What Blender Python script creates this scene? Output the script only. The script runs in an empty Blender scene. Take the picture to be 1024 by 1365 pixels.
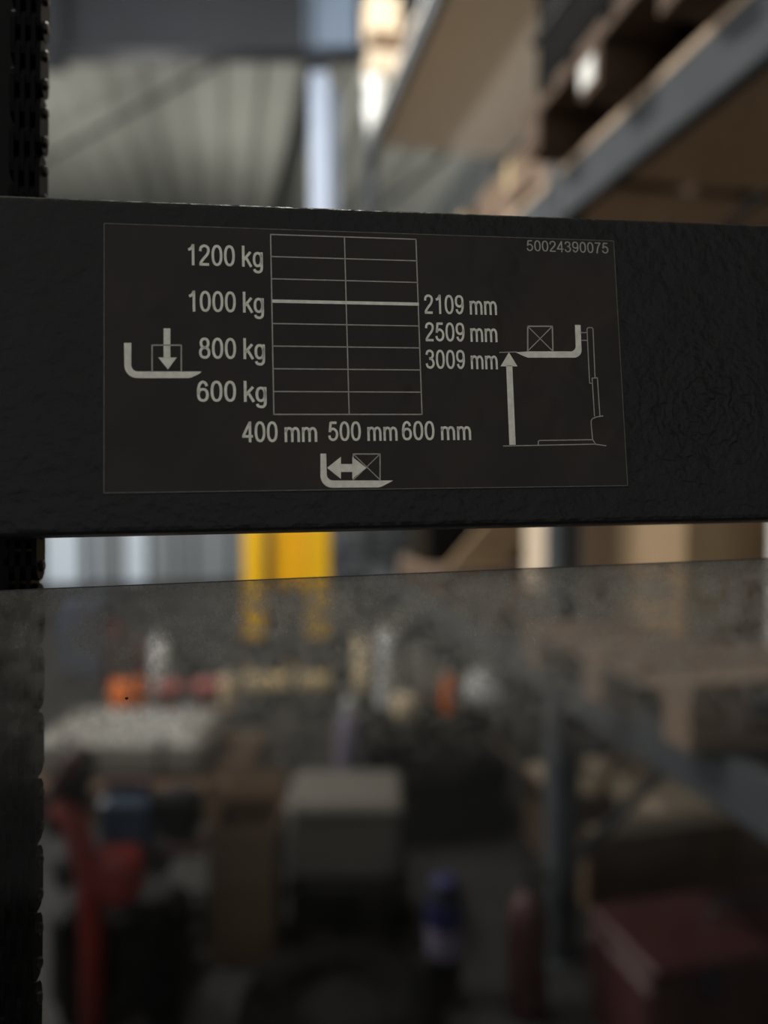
import bpy, bmesh, math, random
from mathutils import Vector, Matrix, Euler
random.seed(7)
scene = bpy.context.scene
COL = scene.collection
R = math.radians

# ---------------------------------------------------------------- camera
FPX, CXP, CYP, EYE = 1000.0, 512.0, 682.5, 1.5
YAW, PITCH = R(-12.0), R(-1.83)
FOCUS = 0.27
cam = bpy.data.cameras.new('camera'); camo = bpy.data.objects.new('camera', cam); COL.objects.link(camo)
cam.sensor_fit = 'AUTO'; cam.sensor_width = 36.0; cam.lens = 36.0 * FPX / 1365.0
cam.clip_start = 0.01; cam.clip_end = 100
camo.location = (0, 0, EYE); camo.rotation_euler = (R(90) + PITCH, 0, YAW)
cam.dof.use_dof = True; cam.dof.focus_distance = 0.275; cam.dof.aperture_fstop = cam.lens / 8.6
scene.camera = camo
CM = Matrix.Translation((0, 0, EYE)) @ Euler((R(90) + PITCH, 0, YAW)).to_matrix().to_4x4()

# ---------------------------------------------------------------- world, exposure
W = bpy.data.worlds.new('world'); scene.world = W; W.use_nodes = True
bgn = W.node_tree.nodes['Background']
bgn.inputs[0].default_value = (0.97, 0.98, 0.97, 1); bgn.inputs[1].default_value = 0.42
vs = scene.view_settings
vs.view_transform = 'Standard'; vs.look = 'None'; vs.gamma = 1.0; vs.exposure = 0.0; vs.use_curve_mapping = False
FILL_LAMPS = [(0.30, 3.85, 4.9, 100.0), (-1.0, 11.2, 4.2, 170.0), (-3.4, 4.9, 2.8, 450.0), (-1.5, 2.9, 4.4, 350.0)]  # added lamps out of view: position and power

# ---------------------------------------------------------------- helpers
def at(x, y, d):
    """world point seen at photo pixel x, y at depth d along the lens axis"""
    return CM @ Vector(((x - CXP) / FPX * d, -(y - CYP) / FPX * d, -d))

def lin(c):
    return tuple(((v / 255.0) / 12.92 if v <= 10 else ((v / 255.0 + 0.055) / 1.055) ** 2.4) for v in c)

def mat(name, c, rough=0.6, metal=0.0, var=0.15, scale=6.0, bump=0.0, bscale=40.0, spec=0.5, stretch=None, emit=None, bdist=0.002):
    m = bpy.data.materials.new(name); m.use_nodes = True
    nt = m.node_tree; b = nt.nodes['Principled BSDF']; L = nt.links
    b.inputs['Roughness'].default_value = rough; b.inputs['Metallic'].default_value = metal
    b.inputs['Specular IOR Level'].default_value = spec
    tc = nt.nodes.new('ShaderNodeTexCoord'); mp = nt.nodes.new('ShaderNodeMapping')
    L.new(tc.outputs['Object'], mp.inputs['Vector'])
    if stretch: mp.inputs['Scale'].default_value = stretch
    n = nt.nodes.new('ShaderNodeTexNoise'); n.inputs['Scale'].default_value = scale; n.inputs['Detail'].default_value = 4
    L.new(mp.outputs['Vector'], n.inputs['Vector'])
    r = nt.nodes.new('ShaderNodeValToRGB')
    k = lin(c)
    r.color_ramp.elements[0].position = 0.3; r.color_ramp.elements[1].position = 0.7
    r.color_ramp.elements[0].color = tuple(v * (1 - var) for v in k) + (1,)
    r.color_ramp.elements[1].color = tuple(min(1, v * (1 + var)) for v in k) + (1,)
    L.new(n.outputs['Fac'], r.inputs['Fac']); L.new(r.outputs['Color'], b.inputs['Base Color'])
    if bump:
        n2 = nt.nodes.new('ShaderNodeTexNoise'); n2.inputs['Scale'].default_value = bscale; n2.inputs['Detail'].default_value = 3
        L.new(mp.outputs['Vector'], n2.inputs['Vector'])
        bp = nt.nodes.new('ShaderNodeBump'); bp.inputs['Strength'].default_value = bump; bp.inputs['Distance'].default_value = bdist
        L.new(n2.outputs['Fac'], bp.inputs['Height']); L.new(bp.outputs['Normal'], b.inputs['Normal'])
    if emit:
        b.inputs['Emission Color'].default_value = lin(emit[0]) + (1,); b.inputs['Emission Strength'].default_value = emit[1]
    return m

class MB:
    """collects boxes, tubes and prisms for ONE mesh object"""
    def __init__(s): s.v = []; s.f = []
    def add(s, vs_, fs_):
        o = len(s.v); s.v += [tuple(v) for v in vs_]; s.f += [tuple(o + i for i in f) for f in fs_]; return s
    def box(s, c, size, rz=0.0, M=None, ch=0.0):
        hx, hy, hz = (q / 2 for q in size)
        if ch <= 0:
            P = [(-hx, -hy, -hz), (hx, -hy, -hz), (hx, hy, -hz), (-hx, hy, -hz), (-hx, -hy, hz), (hx, -hy, hz), (hx, hy, hz), (-hx, hy, hz)]
            F = [(0, 3, 2, 1), (4, 5, 6, 7), (0, 1, 5, 4), (1, 2, 6, 5), (2, 3, 7, 6), (3, 0, 4, 7)]
        else:
            ch = min(ch, hx * .9, hy * .9, hz * .9)
            ring = lambda ix, iy, z: [(-ix, -iy + ch, z), (-ix + ch, -iy, z), (ix - ch, -iy, z), (ix, -iy + ch, z), (ix, iy - ch, z), (ix - ch, iy, z), (-ix + ch, iy, z), (-ix, iy - ch, z)]
            rs = [ring(hx - ch, hy - ch, -hz) if min(hx, hy) > 2.1 * ch else ring(hx - ch * .5, hy - ch * .5, -hz), ring(hx, hy, -hz + ch), ring(hx, hy, hz - ch), ring(hx - ch, hy - ch, hz) if min(hx, hy) > 2.1 * ch else ring(hx - ch * .5, hy - ch * .5, hz)]
            P = [p for q in rs for p in q]; F = [tuple(range(7, -1, -1)), tuple(24 + i for i in range(8))]
            for k in range(3):
                for i in range(8):
                    j = (i + 1) % 8; F.append((k * 8 + i, k * 8 + j, k * 8 + 8 + j, k * 8 + 8 + i))
        rot = Matrix.Rotation(rz, 4, 'Z') if M is None else M
        return s.add([Vector(c) + (rot @ Vector(p)) for p in P], F)
    def tube(s, pts, r, n=10, cap=True):
        pts = [Vector(p) for p in pts]; rad = r if isinstance(r, (list, tuple)) else [r] * len(pts)
        P = []; F = []
        for i, p in enumerate(pts):
            d = (pts[min(i + 1, len(pts) - 1)] - pts[max(i - 1, 0)]).normalized()
            a = d.orthogonal().normalized() if i == 0 else (a - d * a.dot(d)).normalized()
            b = d.cross(a)
            for k in range(n):
                t = 2 * math.pi * k / n; P.append(p + (a * math.cos(t) + b * math.sin(t)) * rad[i])
        for i in range(len(pts) - 1):
            for k in range(n):
                j = (k + 1) % n; F.append((i * n + k, i * n + j, i * n + n + j, i * n + n + k))
        if cap: F += [tuple(range(n - 1, -1, -1)), tuple((len(pts) - 1) * n + k for k in range(n))]
        return s.add(P, F)
    def lathe(s, c, prof, n=20):
        return s.tube([Vector(c) + Vector((0, 0, z)) for _, z in prof], [max(r, 1e-4) for r, _ in prof], n) if False else s._lathe(c, prof, n)
    def _lathe(s, c, prof, n):
        P = []; F = []
        for r, z in prof:
            for k in range(n):
                t = 2 * math.pi * k / n; P.append((c[0] + r * math.cos(t), c[1] + r * math.sin(t), c[2] + z))
        for i in range(len(prof) - 1):
            for k in range(n):
                j = (k + 1) % n; F.append((i * n + k, i * n + j, i * n + n + j, i * n + n + k))
        F += [tuple(range(n - 1, -1, -1)), tuple((len(prof) - 1) * n + k for k in range(n))]
        return s.add(P, F)
    def prism(s, poly, fn, d0, d1):
        """polygon of (a, b) pairs pushed from d0 to d1; fn(a, b, d) gives the point"""
        n = len(poly)
        P = [fn(a, b, d0) for a, b in poly] + [fn(a, b, d1) for a, b in poly]
        F = [tuple(range(n)), tuple(range(2 * n - 1, n - 1, -1))] + [(i, n + i, n + (i + 1) % n, (i + 1) % n) for i in range(n)]
        return s.add(P, F)
    def mesh(s, name, m):
        me = bpy.data.meshes.new(name); me.from_pydata(s.v, [], s.f)
        bm = bmesh.new(); bm.from_mesh(me); bmesh.ops.recalc_face_normals(bm, faces=bm.faces); bm.to_mesh(me); bm.free()
        me.materials.append(m); return me
    def build(s, name, m, parent=None, smooth=False, bevel=0.0):
        me = s.mesh(name, m); o = bpy.data.objects.new(name, me); COL.objects.link(o)
        if parent is not None: o.parent = parent
        if smooth:
            for p in me.polygons: p.use_smooth = True
        if bevel:
            b = o.modifiers.new('bevel', 'BEVEL'); b.width = bevel; b.segments = 3; b.limit_method = 'ANGLE'
        return o

def tag(o, label, cat, group=None):
    o['label'] = label; o['category'] = cat
    if group: o['group'] = group
    return o
def thing(name, label, cat, loc=(0, 0, 0), rz=0.0, group=None, M=None):
    o = bpy.data.objects.new(name, None); COL.objects.link(o); o.empty_display_size = 0.05
    if M is not None: o.matrix_world = M
    else: o.location = loc; o.rotation_euler = (0, 0, rz)
    return tag(o, label, cat, group)
def struct(name):
    o = bpy.data.objects.new(name, None); COL.objects.link(o); o['kind'] = 'structure'; return o
def inst(name, me, parent, loc=(0, 0, 0), rz=0.0):
    o = bpy.data.objects.new(name, me); COL.objects.link(o); o.parent = parent; o.location = loc; o.rotation_euler = (0, 0, rz); return o

# ---------------------------------------------------------------- materials
M_ROOF = mat('roof_sheet_paint', (196, 196, 186), .55, var=.06, scale=2, bump=.1, bscale=3)
M_CONC = mat('floor_concrete', (36, 35, 34), .75, var=.25, scale=3, bump=.3, bscale=60)
M_WALL = mat('wall_cladding_paint', (120, 124, 126), .6, var=.1, scale=3)
M_STEEL = mat('grey_blue_steel_paint', (33, 37, 45), .45, var=.08, scale=5)
M_COLUMN = mat('pale_blue_column_paint', (184, 198, 222), .5, var=.05, scale=5)
M_GIRDER_LIT = mat('lit_girder_end_colour', (112, 128, 150), .5, var=.05, scale=5)  # girder steel made paler, the light near the column put into its colour
M_DARKST = mat('dark_steel', (58, 60, 62), .5, var=.15, scale=6)
M_RACK = mat('rack_grey_paint', (68, 72, 76), .75, spec=.2, var=.1, scale=7, bump=.15, bscale=60)
M_CHIP = mat('pale_chipboard', (234, 227, 216), .8, var=.1, scale=60, bump=.2, bscale=200)
M_CHIP_SHADE = mat('shaded_chipboard', (190, 166, 140), .8, var=.15, scale=20, bump=.2, bscale=120)  # chipboard of the lower shelves, with their shade put into a browner colour
M_WOOD = mat('pallet_wood', (126, 106, 90), .8, var=.22, scale=14, stretch=(1, 6, 6), bump=.4, bscale=40)
M_WOOD2 = mat('old_brown_pallet_wood', (84, 64, 48), .85, var=.28, scale=12, stretch=(1, 6, 6), bump=.4, bscale=40)
M_CARD = mat('tan_cardboard', (152, 128, 98), .85, var=.08, scale=10, bump=.15, bscale=80)
M_CARD2 = mat('brown_cardboard', (104, 84, 64), .85, var=.1, scale=10, bump=.15, bscale=80)
M_CARDP = mat('pale_card', (206, 188, 164), .8, var=.05, scale=10)
M_CREAMB = mat('cream_card', (226, 206, 178), .7, var=.04, scale=10)
M_TAPE = mat('packing_tape', (200, 180, 140), .25, var=.05)
M_PAPER = mat('white_paper', (236, 236, 232), .6, var=.03)
M_BLACK = mat('black_plastic', (13, 13, 13), .6, spec=.15, var=.2, scale=8)
M_DGREY = mat('dark_grey_plastic', (44, 46, 48), .55, spec=.25, var=.15, scale=8)
M_YEL = mat('yellow_truck_paint', (253, 196, 18), .4, var=.05, scale=4)
M_YELW = mat('worn_yellow_fork_paint', (244, 214, 156), .5, var=.1, scale=14)
M_RED = mat('red_truck_paint', (124, 34, 27), .4, var=.1, scale=5)
M_DRED = mat('dull_red_paint', (62, 32, 32), .5, var=.15, scale=6)
M_ORNG = mat('orange_plastic', (240, 122, 36), .45, var=.06)
M_BLUE = mat('blue_plastic', (34, 54, 76), .45, var=.08)
M_NAVY = mat('deep_blue_plastic', (34, 36, 84), .4, var=.1)
M_WHITE = mat('white_plastic', (240, 241, 240), .35, var=.03)
M_CREAM = mat('cream_plastic', (238, 214, 172), .4, var=.04)
M_FOAM = mat('grey_beige_foam', (98, 94, 87), .85, var=.06, scale=12, bump=.3, bscale=90)
M_LILAC = mat('lilac_plastic', (112, 104, 124), .5, var=.06)
M_TARP = mat('dark_film', (9, 8, 8), .85, spec=.05, var=.3, scale=9, bump=.6, bscale=14, bdist=.02)
M_WRAP = mat('pale_stretch_film', (140, 137, 130), .4, var=.06, scale=8, bump=.5, bscale=14, bdist=.02)
M_RUB = mat('black_rubber', (8, 8, 8), .85, spec=.1, var=.2)
M_CHROME = mat('cylinder_rod_steel', (140, 150, 165), .25, metal=1.0, var=.05)
M_CHAIN = mat('oiled_chain_steel', (7, 7, 7), .35, metal=0.0, var=.4, scale=220, spec=.06)
M_PIN = mat('chain_pin_steel', (96, 92, 86), .25, metal=1.0, var=.2, scale=200)
M_PRINT = mat('off_white_print', (240, 235, 220), .6, var=.12, scale=420)
M_LINE = mat('fine_grey_print', (176, 170, 158), .6, var=.15, scale=400)
M_EDGE = mat('guard_cut_edge', (40, 40, 40), .5, var=.2, scale=100)
M_DAY = mat('daylit_pane', (190, 200, 208), .3, var=.03, emit=((190, 204, 216), .38))
M_FROST = mat('frosted_daylit_pane', (110, 114, 116), .5, var=.05, emit=((170, 178, 182), .18))
M_FILL_LAMP = mat('fill_lamp_diffuser', (240, 240, 235), .4, var=.0, emit=((255, 250, 240), 6.0))

def paint_beam():
    m = mat('charcoal_beam_paint', (30, 30, 30), .46, var=.1, scale=30, spec=.24)
    nt = m.node_tree; L = nt.links; b = nt.nodes['Principled BSDF']
    tc = nt.nodes.new('ShaderNodeTexCoord')
    n = nt.nodes.new('ShaderNodeTexNoise'); n.inputs['Scale'].default_value = 210; n.inputs['Detail'].default_value = 2.5
    L.new(tc.outputs['Object'], n.inputs['Vector'])
    n3 = nt.nodes.new('ShaderNodeTexNoise'); n3.inputs['Scale'].default_value = 55; n3.inputs['Detail'].default_value = 1
    L.new(tc.outputs['Object'], n3.inputs['Vector'])
    mp = nt.nodes.new('ShaderNodeMapping'); mp.vector_type = 'POINT'; mp.inputs['Location'].default_value = (-0.1295, 0, 0.018)
    L.new(tc.outputs['Object'], mp.inputs['Vector'])
    w = nt.nodes.new('ShaderNodeTexWave'); w.wave_type = 'RINGS'; w.rings_direction = 'SPHERICAL'
    w.inputs['Scale'].default_value = 62; w.inputs['Distortion'].default_value = 11; w.inputs['Detail'].default_value = 2; w.inputs['Detail Scale'].default_value = 2.2
    L.new(mp.outputs['Vector'], w.inputs['Vector'])
    gr = nt.nodes.new('ShaderNodeVectorMath'); gr.operation = 'LENGTH'; L.new(mp.outputs['Vector'], gr.inputs[0])
    fr = nt.nodes.new('ShaderNodeMapRange'); fr.inputs[1].default_value = .012; fr.inputs[2].default_value = .045; fr.inputs[3].default_value = .22; fr.inputs[4].default_value = 0
    L.new(gr.outputs['Value'], fr.inputs[0])
    mu = nt.nodes.new('ShaderNodeMath'); mu.operation = 'MULTIPLY'; L.new(w.outputs['Fac'], mu.inputs[0]); L.new(fr.outputs[0], mu.inputs[1])
    a1 = nt.nodes.new('ShaderNodeMath'); a1.operation = 'ADD'; L.new(mu.outputs[0], a1.inputs[0]); L.new(n.outputs['Fac'], a1.inputs[1])
    a2 = nt.nodes.new('ShaderNodeMath'); a2.operation = 'ADD'; L.new(a1.outputs[0], a2.inputs[0]); L.new(n3.outputs['Fac'], a2.inputs[1])
    bp = nt.nodes.new('ShaderNodeBump'); bp.inputs['Strength'].default_value = .8; bp.inputs['Distance'].default_value = .0018
    L.new(a2.outputs[0], bp.inputs['Height']); L.new(bp.outputs['Normal'], b.inputs['Normal'])
    return m
def film_plate():
    m = mat('dark_brown_label_film', (42, 34, 29), .3, var=.3, scale=24, spec=.24)
    nt = m.node_tree; L = nt.links; b = nt.nodes['Principled BSDF']
    tc = nt.nodes.new('ShaderNodeTexCoord')
    n = nt.nodes.new('ShaderNodeTexNoise'); n.inputs['Scale'].default_value = 34; n.inputs['Detail'].default_value = 2; n.inputs['Distortion'].default_value = .6
    L.new(tc.outputs['Object'], n.inputs['Vector'])
    v = nt.nodes.new('ShaderNodeTexVoronoi'); v.feature = 'SMOOTH_F1'; v.inputs['Scale'].default_value = 40
    L.new(tc.outputs['Object'], v.inputs['Vector'])
    rp = nt.nodes.new('ShaderNodeMapRange'); rp.inputs[1].default_value = 0; rp.inputs[2].default_value = .22; rp.inputs[3].default_value = .3; rp.inputs[4].default_value = 0
    L.new(v.outputs['Distance'], rp.inputs[0])
    a = nt.nodes.new('ShaderNodeMath'); a.operation = 'ADD'; L.new(n.outputs['Fac'], a.inputs[0]); L.new(rp.outputs[0], a.inputs[1])
    bp = nt.nodes.new('ShaderNodeBump'); bp.inputs['Strength'].default_value = .7; bp.inputs['Distance'].default_value = .004
    L.new(a.outputs[0], bp.inputs['Height']); L.new(bp.outputs['Normal'], b.inputs['Normal'])
    return m
def guard_sheet(ztop):
    """smoked clear sheet, greasy dust thickest along its top rim"""
    m = bpy.data.materials.new('dusty_smoked_sheet'); m.use_nodes = True
    nt = m.node_tree; L = nt.links; nt.nodes.clear()
    out = nt.nodes.new('ShaderNodeOutputMaterial')
    tr = nt.nodes.new('ShaderNodeBsdfTransparent'); tr.inputs[0].default_value = (.76, .76, .76, 1)
    df = nt.nodes.new('ShaderNodeBsdfDiffuse'); df.inputs[0].default_value = lin((150, 146, 138)) + (1,)
    gl = nt.nodes.new('ShaderNodeBsdfGlossy'); gl.inputs['Roughness'].default_value = .08
    tl = nt.nodes.new('ShaderNodeBsdfTranslucent'); tl.inputs[0].default_value = lin((150, 146, 138)) + (1,)
    dm = nt.nodes.new('ShaderNodeMixShader'); dm.inputs[0].default_value = .4; L.new(df.outputs[0], dm.inputs[1]); L.new(tl.outputs[0], dm.inputs[2])
    tc = nt.nodes.new('ShaderNodeTexCoord'); sp = nt.nodes.new('ShaderNodeSeparateXYZ'); L.new(tc.outputs['Object'], sp.inputs[0])
    band = nt.nodes.new('ShaderNodeMapRange'); band.interpolation_type = 'SMOOTHSTEP'
    band.inputs[1].default_value = ztop - .085; band.inputs[2].default_value = ztop; band.inputs[3].default_value = .008; band.inputs[4].default_value = .42
    L.new(sp.outputs['Z'], band.inputs[0])
    n = nt.nodes.new('ShaderNodeTexNoise'); n.inputs['Scale'].default_value = 95; n.inputs['Detail'].default_value = 7; n.inputs['Roughness'].default_value = .65
    L.new(tc.outputs['Object'], n.inputs['Vector'])
    nr = nt.nodes.new('ShaderNodeMapRange'); nr.inputs[1].default_value = .34; nr.inputs[2].default_value = .66; nr.inputs[3].default_value = .22; nr.inputs[4].default_value = 1.75
    L.new(n.outputs['Fac'], nr.inputs[0])
    mu = nt.nodes.new('ShaderNodeMath'); mu.operation = 'MULTIPLY'; L.new(band.outputs[0], mu.inputs[0]); L.new(nr.outputs[0], mu.inputs[1])
    mx = nt.nodes.new('ShaderNodeMixShader'); L.new(mu.outputs[0], mx.inputs[0]); L.new(tr.outputs[0], mx.inputs[1]); L.new(dm.outputs[0], mx.inputs[2])
    mg = nt.nodes.new('ShaderNodeMixShader'); mg.inputs[0].default_value = .006; L.new(mx.outputs[0], mg.inputs[1]); L.new(gl.outputs[0], mg.inputs[2])
    L.new(mg.outputs[0], out.inputs['Surface'])
    return m

# ---------------------------------------------------------------- structure: floor, roof, walls
MB().box((-1.5, 7, -.05), (13, 24, .1)).build('floor', M_CONC)['kind'] = 'structure'
ceil = struct('ceiling')
zr = lambda y: 5.7 + .076 * y
def roof_sheet_mesh(nr=3, p=.46):
    mb = MB(); prof = []
    for i in range(nr):
        x = i * p; prof += [(x, .0), (x + .17, .0), (x + .23, .07), (x + .40, .07)]
    prof.append((nr * p, 0.0))
    y0, y1 = -2.0, 18.0
    P = [(x, y0, zr(y0) + z) for x, z in prof] + [(x, y1, zr(y1) + z) for x, z in prof]
    P += [(x, y0, zr(y0) + z + .01) for x, z in prof] + [(x, y1, zr(y1) + z + .01) for x, z in prof]
    n = len(prof)
    F = []
    for i in range(n - 1):
        F.append((i, i + 1, n + i + 1, n + i)); F.append((2 * n + i, 3 * n + i, 3 * n + i + 1, 2 * n + i + 1))
        F.append((i, 2 * n + i, 2 * n + i + 1, i + 1)); F.append((n + i, n + i + 1, 3 * n + i + 1, 3 * n + i))
    F += [(0, n, 3 * n, 2 * n), (n - 1, 3 * n - 1, 4 * n - 1, 2 * n - 1)]
    return mb.add(P, F).mesh('roof_sheet', M_ROOF)
rs = roof_sheet_mesh()
for i in range(9): inst('roof_sheet', rs, ceil, (-8.0 + i * 1.38, 0, 0))
wr = MB()
for i in range(60): wr.box((3.35 + (.03 if i % 2 else 0), -1.6 + i * .33, 3.0), (.04, .33, 6.0))
wr.build('wall_right', M_WALL)['kind'] = 'structure'
YB = 12.6
wb = MB()
for i in range(40):
    x = -7.4 + i * .3
    lo = 2.6 if -3.3 < x < .55 else 0
    wb.box((x, YB + (.03 if i % 2 else 0), (4.9 + lo) / 2), (.3, .04, 4.9 - lo))
wb.build('wall_inner', M_WALL)['kind'] = 'structure'
wb = MB()
for i in range(40): wb.box((-7.4 + i * .3, 17.8 + (.03 if i % 2 else 0), 3.57), (.3, .04, 7.14))
wb.build('wall_back', M_WALL)['kind'] = 'structure'
door = struct('door_1')
MB().box((-1.375, YB - .02, 2.55), (3.9, .12, .14)).build('door_frame', M_DARKST, door)
edges = [-3.3, -2.8, -2.2, -2.1, -1.93, -1.6, -1.2, -.78, -.5, .1, .55]
for k in range(len(edges)):
    MB().box((edges[k], YB - .02, 1.24), (.07, .1, 2.48)).build('mullion', M_DARKST, door)
for k in range(len(edges) - 1):
    a, b2 = edges[k] + .035, edges[k + 1] - .035
    MB().box(((a + b2) / 2, YB, 1.24), (b2 - a, .02, 2.48)).build('pane', M_DAY if k in (1, 3, 5) else M_FROST, door)

# portal frame: girder and column
def ibeam(root, p0, p1, h, w, t, m, up=Vector((0, 0, 1))):
    d = (Vector(p1) - Vector(p0)); ln = d.length; d.normalize(); s = d.cross(up).normalized(); u = s.cross(d)
    Mx = Matrix((d, s, u)).transposed().to_4x4(); c = (Vector(p0) + Vector(p1)) / 2
    MB().box(c, (ln, t, h - 2 * t), M=Mx).build('web', m, root)
    MB().box(c + u * (h / 2 - t / 2), (ln, w, t), M=Mx).build('flange', m, root)
    MB().box(c - u * (h / 2 - t / 2), (ln, w, t), M=Mx).build('flange', m, root)
    return d, s, u
g1 = at(410, 75, 6.25); g0 = at(110, 62, 6.25); g0.z = g1.z
gd = (g1 - g0).normalized(); ga = g1 - gd * 7.0; gb = g1 + gd * 3.2
gz = Vector((0, 0, .40))
girder = thing('roof_girder', 'blue-grey steel roof girder crossing above the corrugated sheets', 'girder')
d_, s_, u_ = ibeam(girder, ga + gz, gb + gz, .80, .2, .022, M_STEEL)
for off in (.03, -2.0, -4.0):
    MB().box(g1 + gd * off + gz - s_ * 0.0, (.02, .19, .75), M=Matrix((d_, s_, u_)).transposed().to_4x4()).build('stiffener', M_STEEL, girder)
MB().box(g1 + gd * .2 + gz - s_ * .0, (.42, .05, .74), M=Matrix((d_, s_, u_)).transposed().to_4x4()).build('lit_end_plate', M_GIRDER_LIT, girder)  # pale plate added so the girder end looks lit beside the column
hb = g1 - gd * 2.03
MB().box(hb - gd * .28 + Vector((0, 0, -.045)), (.55, .16, .085), M=Matrix((d_, s_, u_)).transposed().to_4x4()).build('splice_plate', M_STEEL, girder)
colm = thing('steel_column', 'pale blue steel column rising under the roof girder, behind yellow truck', 'column')
cl, cr = at(414, 200, 6.5), at(438, 200, 6.5)
cx = (cl.x + cr.x) / 2; cy = (cl.y + cr.y) / 2; cw = (cr - cl).length
ctop = g1.z - .005
cM = Matrix.Rotation(YAW, 4, 'Z')
side = cM @ Vector((1, 0, 0)); fwd = cM @ Vector((0, 1, 0))
cc = Vector((cx, cy, ctop / 2))
MB().box(cc, (cw, .018, ctop), M=cM).build('flange', M_COLUMN, colm)
MB().box(cc + fwd * .13 + side * .06, (.016, .24, ctop), M=cM).build('web', M_COLUMN, colm)
MB().box(cc + fwd * .26 + side * .06, (cw * 1.25, .018, ctop), M=cM).build('flange', M_COLUMN, colm)
MB().box(cc + fwd * .13 + Vector((0, 0, -ctop / 2 + .011)), (.34, .4, .02), M=cM).build('base_plate', M_DARKST, colm)

rod = MB().tube([at(322, 66, 8.1), at(40, 224, 11.2)], .03, 8).build('brace_rod', M_DARKST)
tag(rod, 'thin dark wind-brace rod slanting across the corrugated roof', 'rod')
cxx = 1.04
con = MB().box((cxx, 12, zr(12) - .06), (.15, 10.8, .1), M=Matrix.Rotation(math.atan(.076), 4, 'X')).build('cable_tray', M_DARKST)
tag(con, 'dark cable tray running under the roof left of the pale column', 'tray')

# unseen tube lamps, added to brighten truck, column, roof and shelf undersides
for i, p in enumerate(FILL_LAMPS):
    lp = thing('fill_lamp', ['added fill lamp hanging over the aisle before the girder', 'added fill lamp hanging over the aisle end near the door', 'added fill lamp hanging over the open floor at far left', 'added fill lamp hanging above the left of the truck mast'][i], 'lamp', p[:3], group='added fill lamps over the floor')
    MB().box((0, 0, .06), (.07, 1.2, .05), ch=.01).build('fill_lamp_housing', M_WHITE, lp)
    MB().tube([(0, -.57, .0), (0, .57, .0)], .03, 10).build('tube', M_FILL_LAMP, lp)
    for s in (-1, 1): MB().tube([(0, s * .4, .08), (0, s * .4, zr(p[1] + s * .4) - p[2] + .02)], .006, 6).build('fill_lamp_hanger', M_DARKST, lp)
    for s in (-1, 1):
        a = bpy.data.lights.new('fill_light', 'POINT'); a.shadow_soft_size = .06; a.energy = p[3] / 2; a.color = (1.0, .97, .92)
        ao = bpy.data.objects.new('fill_light', a); COL.objects.link(ao); ao.parent = lp; ao.location = (0, s * .35, -.1)

# ---------------------------------------------------------------- pallet rack
XF, XR = 1.0, 2.1
FY = [-1.5, 2.19, 5.40, 9.0]
LV = {1: (-.67, -.55), 2: (.81, .95), 3: (2.31, 2.45)}      # beam bottom / top, relative to the eye
rack = thing('pallet_rack', 'grey-blue steel pallet rack with chipboard shelves along the aisle', 'rack')
um = MB().box((0, 0, 2.6), (.085, .1, 5.2), ch=.012)
for z in range(34): um.box((-.043, .0, .15 + z * .15), (.004, .018, .05))
um = um.mesh('upright', M_RACK)
fm = MB().box((0, 0, .005), (.14, .15, .01)).mesh('foot_plate', M_RACK)
for y in FY:
    for x in (XF + .0425, XR - .0425):
        inst('upright', um, rack, (x, y, 0)).scale = (1, 1, .78 if y > 8 else 1); inst('foot_plate', fm, rack, (x, y, 0))
    zz = [.3 + i * .8 for i in range(7)]
    for i in range(4 if y > 8 else 6):
        a, b2 = (XF + .08, XR - .08) if i % 2 == 0 else (XR - .08, XF + .08)
        MB().tube([(a, y, zz[i]), (b2, y, zz[i + 1] if i < 5 else 4.9)], .018, 6).build('frame_brace', M_DARKST, rack)
for bay in range(3):
    y0, y1 = FY[bay] + .05, FY[bay + 1] - .05
    for lev, (zb, zt) in LV.items():
        if (bay, lev) == (2, 3): continue
        for x in (XF + .02, XR - .02):
            MB().box((x, (y0 + y1) / 2, EYE + (zb + zt) / 2), (.045, y1 - y0, zt - zb), ch=.006).build('beam', M_RACK, rack)
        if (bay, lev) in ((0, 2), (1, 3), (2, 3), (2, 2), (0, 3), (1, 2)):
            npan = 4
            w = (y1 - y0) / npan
            m = M_CHIP if lev == 3 else M_CHIP_SHADE
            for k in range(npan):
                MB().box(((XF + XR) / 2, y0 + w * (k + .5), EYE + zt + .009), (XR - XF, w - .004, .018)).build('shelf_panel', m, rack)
        else:
            for k in range(4):
                MB().box(((XF + XR) / 2, y0 + (y1 - y0) * (k + .5) / 4, EYE + zt - .03), (XR - XF - .09, .05, .03)).build('pallet_support', M_RACK, rack)

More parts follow.
